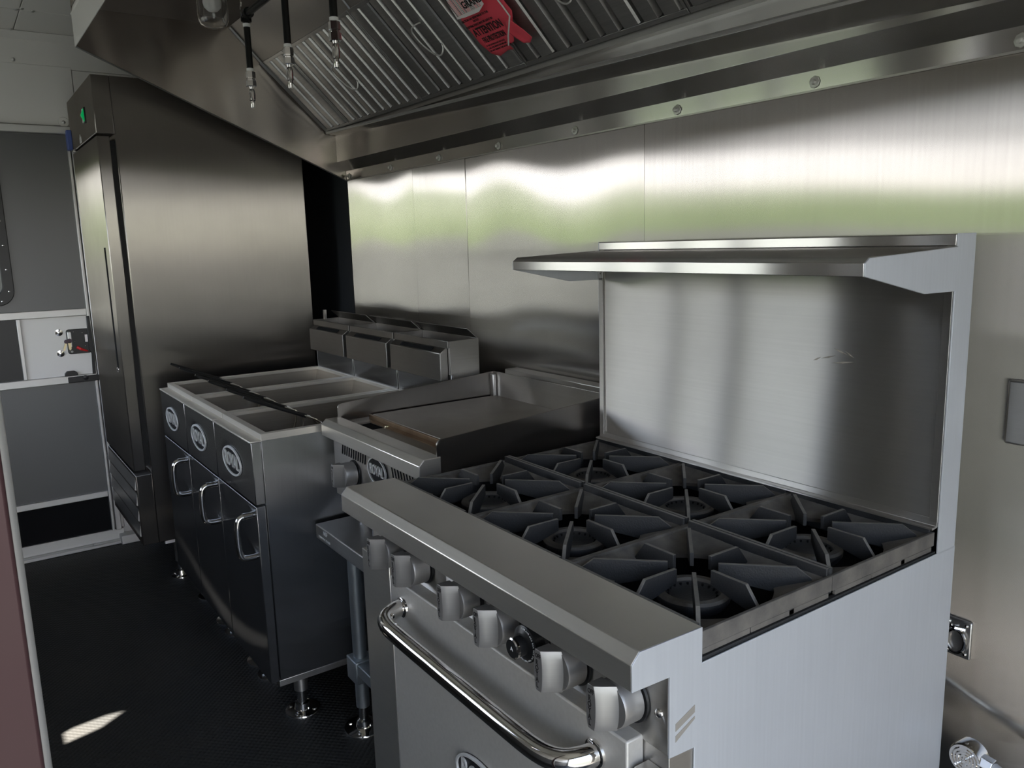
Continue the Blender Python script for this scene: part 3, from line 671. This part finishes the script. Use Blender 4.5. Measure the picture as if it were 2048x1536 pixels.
def make_grate(cx, cy, hx=.1515, hy=.1525):
    zt, zp, zc = .9425, .9275, .906
    n = 48; R = .126; m = MB(); dirs = []
    base = MB(); outer, inner, low = [], [], []
    for i in range(n):
        a = 2*math.pi*i/n; c, s = math.cos(a), math.sin(a); k = min(hx/abs(c) if abs(c) > 1e-6 else 9, hy/abs(s) if abs(s) > 1e-6 else 9)
        if i % 12 == 6: k = math.hypot(hx, hy); c, s = hx/k*(1 if c > 0 else -1), hy/k*(1 if s > 0 else -1)
        outer.append((cx+c*k, cy+s*k, zp)); inner.append((cx+c*R, cy+s*R, zc)); low.append((cx+c*(R+.002), cy+s*(R+.002), zc-.008))
    V = outer+inner+low; F = []
    for i in range(n):
        j = (i+1) % n; F += [(i, j, n+j, n+i), (n+i, n+j, 2*n+j, 2*n+i)]
    g = base.quads(V, F).build('grate', DUSTY, rg, ang=50)
    w = MB()
    for x0, x1, y0, y1, top in ((cx-hx, cx-hx+.006, cy-hy, cy+hy, zp), (cx+hx-.006, cx+hx, cy-hy, cy+hy, zp)):
        w.box(x0, x1, y0, y1, .903, top+.0012)
        for f in (-.62, .05, .62): w.box(x0, x1, cy+hy*f-.05, cy+hy*f+.05, .894, .903)
    w.build('grate_side', DUSTY, g, .001); w = MB()
    for y0, y1 in ((cy-hy, cy-hy+.007), (cy+hy-.007, cy+hy)):
        w.box(cx-hx+.006, cx+hx-.006, y0, y1, .896, zt-.003)
    ro = w.build('grate_rim', [IRON, WORN], g, .001)
    for p_ in ro.data.polygons:
        if p_.normal.z > .35: p_.material_index = 1
    for k in range(8):
        a = rad(45*k); c, s = math.cos(a), math.sin(a); diag = k % 2 == 1
        r0 = .040; rm = .160 if diag else .108; r1 = .184 if diag else .134; th_ = .0034
        prof = [(r0, .919), (r0, zt), (rm, zt), (r1, zp-.004 if diag else .909), (r1, .902), (R+.004, .898), (r0+.045, .908)]
        f = MB(); A = [f.bm.verts.new((cx+c*r-s*th_, cy+s*r+c*th_, z)) for r, z in prof]; B = [f.bm.verts.new((cx+c*r+s*th_, cy+s*r-c*th_, z)) for r, z in prof]
        f.bm.faces.new(A); f.bm.faces.new(B[::-1])
        for i in range(len(prof)): f.bm.faces.new((A[i], B[i], B[(i+1) % len(prof)], A[(i+1) % len(prof)]))
        fo = f.build('finger', [IRON, WORN], g, .0008)
        for p_ in fo.data.polygons:
            if p_.normal.z > .35: p_.material_index = 1
    return g
GRC = [(x, y) for y in (.936, 1.243) for x in (-.852, -1.155, -1.458)]
for x, y in GRC: make_burner(x, y)
for x, y in GRC: make_grate(x, y)
# backguard and high shelf
BY = 1.400
bgp = MB().box(RX0+.004, RX1-.004, BY, BY+.003, .938, 1.434).build('backguard', STEEL_H, rg, .0006)
for x0, x1 in ((RX1-.003, RX1), (RX0, RX0+.003)):
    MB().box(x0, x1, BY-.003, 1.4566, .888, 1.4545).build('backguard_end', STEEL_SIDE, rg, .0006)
for x0, x1 in ((RX1-.018, RX1-.003), (RX0+.003, RX0+.018)):
    MB().box(x0, x1, BY-.005, BY, .945, 1.434).build('edge_strip', STEEL_H, rg, .001)
MB().box(RX0+.003, RX1-.003, BY-.004, BY+.05, 1.434, 1.4535).build('top_rail', STEEL_HB, rg, .0015)
MB().box(RX0+.003, RX1-.003, 1.453, 1.456, .60, 1.45).build('rear_panel', GREYB, rg)
MB().prism([(BY-.020, .936), (BY-.004, .938), (BY, .952), (BY-.003, .953), (BY-.007, .941), (BY-.020, .940)], 'x', RX0+.003, RX1-.003).build('bottom_trim', STEEL_H, rg, .0008)
MB().prism([(1.125, 1.3945), (1.125, 1.4150), (1.1365, 1.4235), (1.400, 1.4335), (1.400, 1.4305), (1.138, 1.4205), (1.128, 1.413), (1.128, 1.3945)], 'x', RX0+.001, RX1-.001).build('high_shelf', STEEL_HB, rg, .001)
for x0, x1 in ((RX1-.0025, RX1+.0012), (RX0-.0012, RX0+.0025)):
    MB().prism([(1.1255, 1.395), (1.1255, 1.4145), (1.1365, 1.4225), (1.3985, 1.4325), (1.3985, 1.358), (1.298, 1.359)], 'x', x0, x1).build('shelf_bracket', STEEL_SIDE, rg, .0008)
bt = MB().box(RX0+.003, RX0+.022, BY-.008, BY-.005, 1.362, 1.392).build('bracket_tab', STEEL_S, rg, .0008)
screw(bt, (RX0+.012, BY-.008, 1.377), '-y', .006)
# worn scratches left on the backguard
for (x, z, l, a) in ((-.905, 1.235, .03, -20), (-.885, 1.231, .022, -30), (-.93, 1.222, .035, 15), (-.90, 1.214, .05, 8), (-.955, 1.216, .02, 25)):
    c, s = math.cos(rad(a))*l/2, math.sin(rad(a))*l/2
    MB().prism([(x-c, z-s), (x, z-.0022), (x+c, z+s), (x, z+.0018)], 'y', BY-.0004, BY).build('scuff', LCAV, bgp)

# ------------------------------------------------------------------ gas hookup at the right edge
ga = thing('gas_connector', 'chrome gas elbow fitting with hose behind the right rear of the range', 'gas fitting', (-.65, 1.5, .48))
MB().lathe([(.028, -.012), (.031, -.006), (.031, .02), (.026, .026)], (-.652, 1.475, .477), 'y', 28).build('swivel_body', CHROME, ga)
m = MB()
for r in (.024, .018, .012, .006): m.lathe([(r, 0), (r-.0015, -.002), (r-.003, 0)], (-.652, 1.4632, .477), 'y', 24, cap=False)
m.lathe([(.005, 0), (.003, -.003)], (-.652, 1.4632, .477), 'y', 12).build('swivel_rings', CHROME, ga)
MB().tube([(-.632, 1.478, .481), (-.607, 1.478, .478)], .016, 6).build('hex_nut', CHROME, ga, .001)
MB().tube([(-.607, 1.478, .478), (-.58, 1.472, .472), (-.50, 1.46, .448), (-.40, 1.45, .40), (-.33, 1.45, .30), (-.30, 1.45, .12), (-.32, 1.45, .02)], .0115, 12, smooth_path=2).build('gas_hose', pbr('grey_hose', (.45, .46, .48), .45, .2), ga)
MB().tube([(-.662, 1.482, .452), (-.664, 1.485, .40)], .014, 6).build('hex_nut', CHROME, ga, .001)
MB().tube([(-.664, 1.485, .42), (-.664, 1.487, .03)], .011, 12).build('riser_pipe', GALV, ga)
an = thing('wall_anchor', 'small rectangular steel anchor plate with ring behind the range', 'anchor plate', (-.722, 1.558, .666))
MB().box(-.749, -.696, 1.552, 1.5595, .628, .706).build('plate', STEEL_S, an, .003)
MB().tube([(-.722+.018*math.cos(2*math.pi*k/16), 1.546, .663+.024*math.sin(2*math.pi*k/16)) for k in range(17)], .0035, 8).build('ring', CHROME, an)
MB().tube([(-.735, 1.552, .688), (-.722, 1.543, .690), (-.709, 1.552, .688)], .005, 8).build('ring_clip', CHROME, an)
for x in (-.739, -.706):
    for z in (.638, .697): screw(an, (x, 1.552, z), '-y', .004)

# ------------------------------------------------------------------ exhaust hood
HX0, HX1 = -3.53, .45
hood = thing('exhaust_hood', 'long stainless exhaust hood hanging over the cooking line', 'exhaust hood', (-1.5, 1.0, 1.757))
def wavy_end():
    m = MB(); ny, nz = 70, 10; G = []
    for i in range(ny+1):
        y = .505+1.05*i/ny; zb = 2.223-(y-.505)*.4438; zt_ = ZC-.002
        G.append([(HX0+.0022*math.sin(y*13+.6)*math.sin(y*5.3+1)+.0012*math.sin(y*31+2*k/nz)+.0009*math.sin(y*17-3*k/nz), y, zb+(zt_-zb)*k/nz) for k in range(nz+1)])
    F = [[m.bm.verts.new(p) for p in g] for g in G]; Bk = [[m.bm.verts.new((p[0]-.002, p[1], p[2])) for p in g] for g in G]
    for i in range(ny):
        for k in range(nz):
            m.bm.faces.new((F[i][k], F[i+1][k], F[i+1][k+1], F[i][k+1])); m.bm.faces.new((Bk[i][k], Bk[i][k+1], Bk[i+1][k+1], Bk[i+1][k]))
        m.bm.faces.new((F[i][0], Bk[i][0], Bk[i+1][0], F[i+1][0])); m.bm.faces.new((F[i][nz], F[i+1][nz], Bk[i+1][nz], Bk[i][nz]))
    return m
wavy_end().build('end_panel', STEEL_END, hood, ang=60)
MB().bar((HX0+.002, .508, 2.224), (HX0+.002, 1.552, 1.760), .006, .004).build('end_panel_hem', STEEL_S, hood)
MB().prism([(.503, 2.223), (.506, 2.223), (.506, 2.338), (.535, 2.454), (.530, 2.454), (.503, 2.338)], 'x', HX0, HX1).build('front_panel', PANELM, hood, .0006)
MB().bar((HX0, .5035, 2.338), (HX1, .5035, 2.338), .006, .005).build('front_seam', PANELM, hood)
MB().box(HX0, HX1, .507, 1.555, 2.366, 2.372).build('hood_ceiling', STEEL_HOOD, hood)
MB().sheet([(1.085, 2.366), (1.205, 2.236)], 'x', HX0, HX1, .003).build('plenum_panel', STEEL_HOOD, hood)
for x in (-2.62, -1.35): MB().bar((x, 1.090, 2.357), (x, 1.204, 2.234), .010, .004).build('seam_strip', STEEL_S, hood)
MB().bar((HX0+.006, 1.083, 2.360), (HX0+.006, 1.207, 2.229), .012, .006).build('angle_strip', ALU, hood)
MB().bar((HX0+.008, 1.200, 2.234), (HX0+.008, 1.482, 1.962), .016, .010).build('side_channel', STEEL_S, hood)
bp = [(1.517, 2.08), (1.517, 1.838), (1.556, 1.800), (1.5575, 1.757)]
MB().sheet(bp, 'x', HX0, HX1, .0015).build('back_flange', STEEL_HB, hood, .0005)
MB().box(HX0, HX1, 1.5535, 1.557, 1.7565, 1.7605).build('flange_hem', STEEL_S, hood)
for i, x in enumerate((-3.495, -3.079, -2.681, -2.287, -1.889, -1.486, -1.093, -.69, -.29)):
    b = MB().lathe([(.013, 0), (.012, -.0015), (.006, -.002), (.006, -.010), (.004, -.011)], (x, 1.5555, 1.776), 'y', 8).build('bolt', ALU, hood)
# sloping grease trough under the filters
tv = [(HX0+.01, 1.963, 1.953), (HX1-.02, 1.856, 1.803)]
def trough():
    m = MB(); V = []
    for x, zl, zb in tv: V += [(x, 1.472, zl), (x, 1.475, zl), (x, 1.475, zl-.004), (x, 1.5165, zb+.003), (x, 1.5165, zb), (x, 1.472, zl-.006)]
    F = [tuple(range(6)), tuple(range(6, 12))]+[(i, (i+1) % 6, 6+(i+1) % 6, 6+i) for i in range(6)]
    return m.quads(V, F)
gt = trough().build('grease_trough', STEEL_HB, hood, .0006)
MB().bar((tv[0][0], 1.471, tv[0][1]), (tv[1][0], 1.471, tv[1][1]), .007, .008).build('trough_lip', ALU, gt)
MB().box(HX0+.003, HX1, 1.492, 1.5165, 1.955, 1.972).build('filter_rest', STEEL_S, hood)
# baffle filters
U = Vector((0, -.716, .698)); Nn = Vector((0, -.698, -.716)); FB = Vector((0, 1.478, 1.968)); FL = .383
def fp(x, u, n=0.0): p = FB+U*u+Nn*n; return (x, p.y, p.z)
def fbox(x0, x1, u0, u1, n0, n1):
    V = [fp(x, u, n) for n in (n0, n1) for u in (u0, u1) for x in (x0, x1)]
    return MB().quads(V, ((0, 2, 3, 1), (4, 5, 7, 6), (0, 1, 5, 4), (2, 6, 7, 3), (0, 4, 6, 2), (1, 3, 7, 5)))
def baffle(x0, x1):
    w = x1-x0; tl = random.uniform(-.0022, .0022)
    prof = [(x0, -.016), (x0+.0012, -.002), (x0+w*.10, .0045+tl), (x0+w*.5, .006), (x0+w*.90, .0045-tl), (x1-.0012, -.002), (x1, -.016)]
    V = []; F = []
    for u in (.016, FL-.012):
        V += [fp(x, u, n) for x, n in prof]
    k = len(prof); F = [(i, i+1, k+i+1, k+i) for i in range(k-1)]
    return MB().quads(V, F)
BAF = brushed('baffle_steel', (.46, .45, .44), .34, .3, .16, .08)
def grease_filter(x0, x1, lab, handle=True):
    c = fp((x0+x1)/2, 0)
    t = thing('grease_filter', lab, 'filter', c, 'baffle filters in the hood')
    fm = fbox(x0+.001, x1-.001, 0, .014, -.02, .002).build('bottom_rail', BAF, t, .001)
    fbox(x0+.001, x1-.001, FL-.014, FL, -.02, .002).build('top_rail', BAF, t, .001)
    for a in (x0+.001, x1-.009): fbox(a, a+.008, .014, FL-.014, -.02, .002).build('side_rail', BAF, t, .001)
    fbox(x0+.009, x1-.009, .012, FL-.014, -.030, -.026).build('rear_baffle', FLUE, t)
    nb = max(3, round((x1-x0-.018)/.066)); p = (x1-x0-.018)/nb
    for k in range(nb):
        baffle(x0+.009+p*k+p*.07, x0+.009+p*(k+1)-p*.07).build('baffle', BAF, t)
    if handle:
        xh = (x0+x1)/2; pts = [fp(xh+.012, .245, .008), fp(xh+.004, .250, .012), fp(xh-.012, .252, .030), fp(xh-.022, .238, .034), fp(xh-.018, .20, .036), fp(xh-.004, .165, .036), fp(xh+.014, .140, .034), fp(xh+.028, .138, .026), fp(xh+.034, .152, .012), fp(xh+.032, .160, .008)]
        MB().tube(pts, .0027, 8, smooth_path=2).build('handle', ALU, t)
    return t
grease_filter(-3.515, -3.278, 'narrow baffle filter at the far left end of the hood', False)
grease_filter(-3.276, -2.643, 'ribbed baffle filter in the hood behind the pipe drops')
grease_filter(-2.641, -2.008, 'ribbed baffle filter in the hood just left of the red tag')
grease_filter(-2.006, -1.373, 'ribbed baffle filter in the hood with the red tag on it')
grease_filter(-1.371, -.738, 'ribbed baffle filter in the hood right of the red tag filter')
# red tag draped on the filters
tg = thing('warning_tag', 'torn red plastic warning tag with black lettering hanging on a hood filter', 'tag', fp(-2.0, .2, .03))
def fx(px, py, n=.016):          # outline point on the filter slope
    return px, py, n
def tag_sheet(outline, name, base_n, mat, amp=.006):
    m = MB(); c = (sum(p[0] for p in outline)/len(outline), sum(p[1] for p in outline)/len(outline)); V = []
    rings = 6; n = len(outline)
    for r in range(1, rings+1):
        f = r/rings
        for x, u in outline:
            xx, uu = c[0]+(x-c[0])*f, c[1]+(u-c[1])*f
            nn = base_n+amp*math.sin(xx*38+uu*9)+amp*.7*math.sin(uu*45-xx*17)+amp*.4*math.sin(xx*90+uu*70); V.append(fp(xx, uu, nn))
    F = []
    for r in range(rings-1):
        for i in range(n): F.append((r*n+i, r*n+(i+1) % n, (r+1)*n+(i+1) % n, (r+1)*n+i))
    F.append(tuple(range(n)))
    o = m.quads(V, F).build(name, mat, tg, ang=80)
    s = o.modifiers.new('solid', 'SOLIDIFY'); s.thickness = .0006; s.offset = -1
    return o
tag_sheet([(-2.045, .365), (-2.075, .31), (-2.088, .271), (-2.102, .203), (-2.105, .155), (-2.098, .121), (-2.079, .084), (-2.056, .067), (-2.037, .070), (-2.003, .077), (-1.979, .074), (-1.984, .089), (-1.951, .096), (-1.939, .112), (-1.905, .149), (-1.884, .174), (-1.892, .215), (-1.905, .27), (-1.925, .33), (-1.97, .37)], 'film', .022, RED, .004)
tag_sheet([(-1.905, .16), (-1.884, .12), (-1.873, .089), (-1.895, .076), (-1.917, .082), (-1.93, .104), (-1.94, .130), (-1.925, .156)], 'torn_flap', .030, RED, .003)
lb = MB(); lo = [(-2.087, .268), (-2.099, .218), (-2.06, .214), (-1.99, .212), (-1.95, .226), (-1.948, .262), (-1.97, .30), (-2.04, .33), (-2.07, .31)]
A_ = [lb.bm.verts.new(fp(x, u, .0350)) for x, u in lo]; B_ = [lb.bm.verts.new(fp(x, u, .0345)) for x, u in lo]
lb.bm.faces.new(A_); lb.bm.faces.new(B_[::-1])
for i in range(len(lo)): lb.bm.faces.new((A_[i], B_[i], B_[(i+1) % len(lo)], A_[(i+1) % len(lo)]))
lb.build('paper_label', PAPER, tg)
for k in range(24):
    x = -2.088+.0055*k; w = random.choice((.0008, .0014, .0022)); u0 = .224 if x < -1.965 else .234
    m = fbox(x, x+w, u0, u0+random.choice((.05, .06)), .0351, .0355); m.build('print_bar', INK if random.random() < .5 else RED, tg)
def tagtext(body, x, u, size, sx=1.0, bold=0.0, n=.0325): text('lettering', body, size, INK, tg, fp(x, u, n), (1, 0.0, 0), tuple(U+Vector((.0, 0, 0))), sx, bold, .0003)
tagtext('GRAND', -1.99, .245, .030, .9, .0006, .0362)
tagtext('ATTENTION', -2.008, .160, .034, .74, .0008)
tagtext('FIRE PROTECTION', -2.008, .131, .024, .55, .0006)
tagtext('SECTION HAS BEEN MADE TO THE', -2.026, .203, .0090, .95, .0002)
tagtext('HOOD', -2.03, .1935, .0090, 1.0, .0002)
tagtext('EXISTING PARTS MAY BE LIGHT IN', -2.026, .1825, .0090, .95, .0002)
tagtext('IF THE SYSTEM IS NOT IN PLACE', -2.02, .113, .0070, .9, .0001)
tagtext('CALL FOR SERVICE BEFORE USE', -2.02, .104, .0070, .9, .0001)
tagtext('DO NOT REMOVE THIS NOTICE', -2.02, .095, .0070, .9, .0001)
MB().tube([fp(-1.875, .23, .045), fp(-1.872, .205, .046), fp(-1.872, .173, .046), fp(-1.93, .125, .046), fp(-1.958, .099, .044)], .0022, 8).build('tie_tail', TAPE, tg, label='white cable tie tail')

# fire suppression drops inside the hood
sp_ = thing('suppression_pipework', 'black fire suppression pipe with three chrome-tipped drops inside the hood', 'pipework', (-2.0, .85, 2.16))
PY = .85; mz = 2.166
MB().tube([(-2.60, PY, mz), (-.9, PY, mz)], .0105, 12).build('manifold_pipe', PIPE, sp_)
def drop(x, tip, elbow=False):
    zt = mz-.012; fz = tip+.112
    d = MB().tube([(x, PY, zt), (x, PY, fz)], .0098, 12).build('drop_pipe', PIPE, sp_)
    if elbow: MB().lathe([(.013, -.022), (.016, -.020), (.016, .006), (.013, .012), (.006, .016)], (x, PY, mz), 'z', 14).build('elbow', PIPE, d); MB().lathe([(.016, 0), (.016, .03)], (x, PY, mz), 'x', 14).build('elbow_collar', PIPE, d)
    else: MB().lathe([(.016, -.018), (.016, .015)], (x, PY, mz), 'z', 14).build('tee', PIPE, d)
    MB().lathe([(.0112, 0), (.0112, .012)], (x, PY, fz-.004), 'z', 12).build('thread_tape', TAPE, d)
    if elbow: MB().lathe([(.0116, 0), (.0116, .010)], (x, PY, mz-.036), 'z', 12).build('thread_tape', TAPE, d)
    MB().lathe([(.0145, -.046), (.0155, -.044), (.0155, -.028), (.012, -.025), (.012, -.022), (.0145, -.020), (.0145, -.002), (.012, 0)], (x, PY, fz), 'z', 6).build('hex_adapter', CHROME, d, ang=20)
    MB().lathe([(.0055, -.108), (.0065, -.106), (.0065, -.088), (.009, -.086), (.010, -.064), (.0085, -.058), (.006, -.052), (.0075, -.046)], (x, PY, fz), 'z', 12).build('nozzle', CHROME, d)
    return d
drop(-2.598, 1.890, True); drop(-2.264, 1.893); drop(-1.943, 1.889)
ch = [(-2.603+.004*math.sin(k*2.1), PY-.012, mz+.15-.017*k) for k in range(9)]
MB().tube(ch+[(-2.592, PY-.014, mz+.005), (-2.582, PY-.016, mz-.012)], .0028, 6).build('chain', CHROME, sp_)

# jar light
LXc, LYc, LZb = -2.945, .852, 2.203
lt = thing('hood_light', 'clear glass jar light with white bulb hanging inside the hood', 'light', (LXc, LYc, 2.366))
jp = [(.004, 0), (.030, .003), (.042, .010), (.049, .024), (.0505, .05), (.0505, .125)]; jin = [(max(.0005, r-.003), h+.003) for r, h in jp]
jm = MB(); jm.lathe(jp+[(.0475, .125)]+jin[::-1][1:], (LXc, LYc, LZb), 'z', 40, cap=True).build('glass_jar', GLASS, lt, ang=60)
MB().lathe([(.0005, 0), (.016, .004), (.027, .015), (.031, .030), (.029, .045), (.020, .065), (.014, .078), (.014, .095)], (LXc, LYc, LZb+.050), 'z', 28).build('bulb', BULB, lt, ang=60)
MB().lathe([(.054, .112), (.056, .115), (.056, .150), (.040, .162)], (LXc, LYc, LZb), 'z', 28).build('cap', ALU, lt)
ml = MB()
for k in range(4):
    a = rad(20+90*k); ml.tube([(LXc+.053*math.cos(a), LYc+.053*math.sin(a), LZb+.12), (LXc+.053*math.cos(a), LYc+.053*math.sin(a), LZb+.03)], .0015, 6)
ml.build('cage_wire', CHROME, lt)
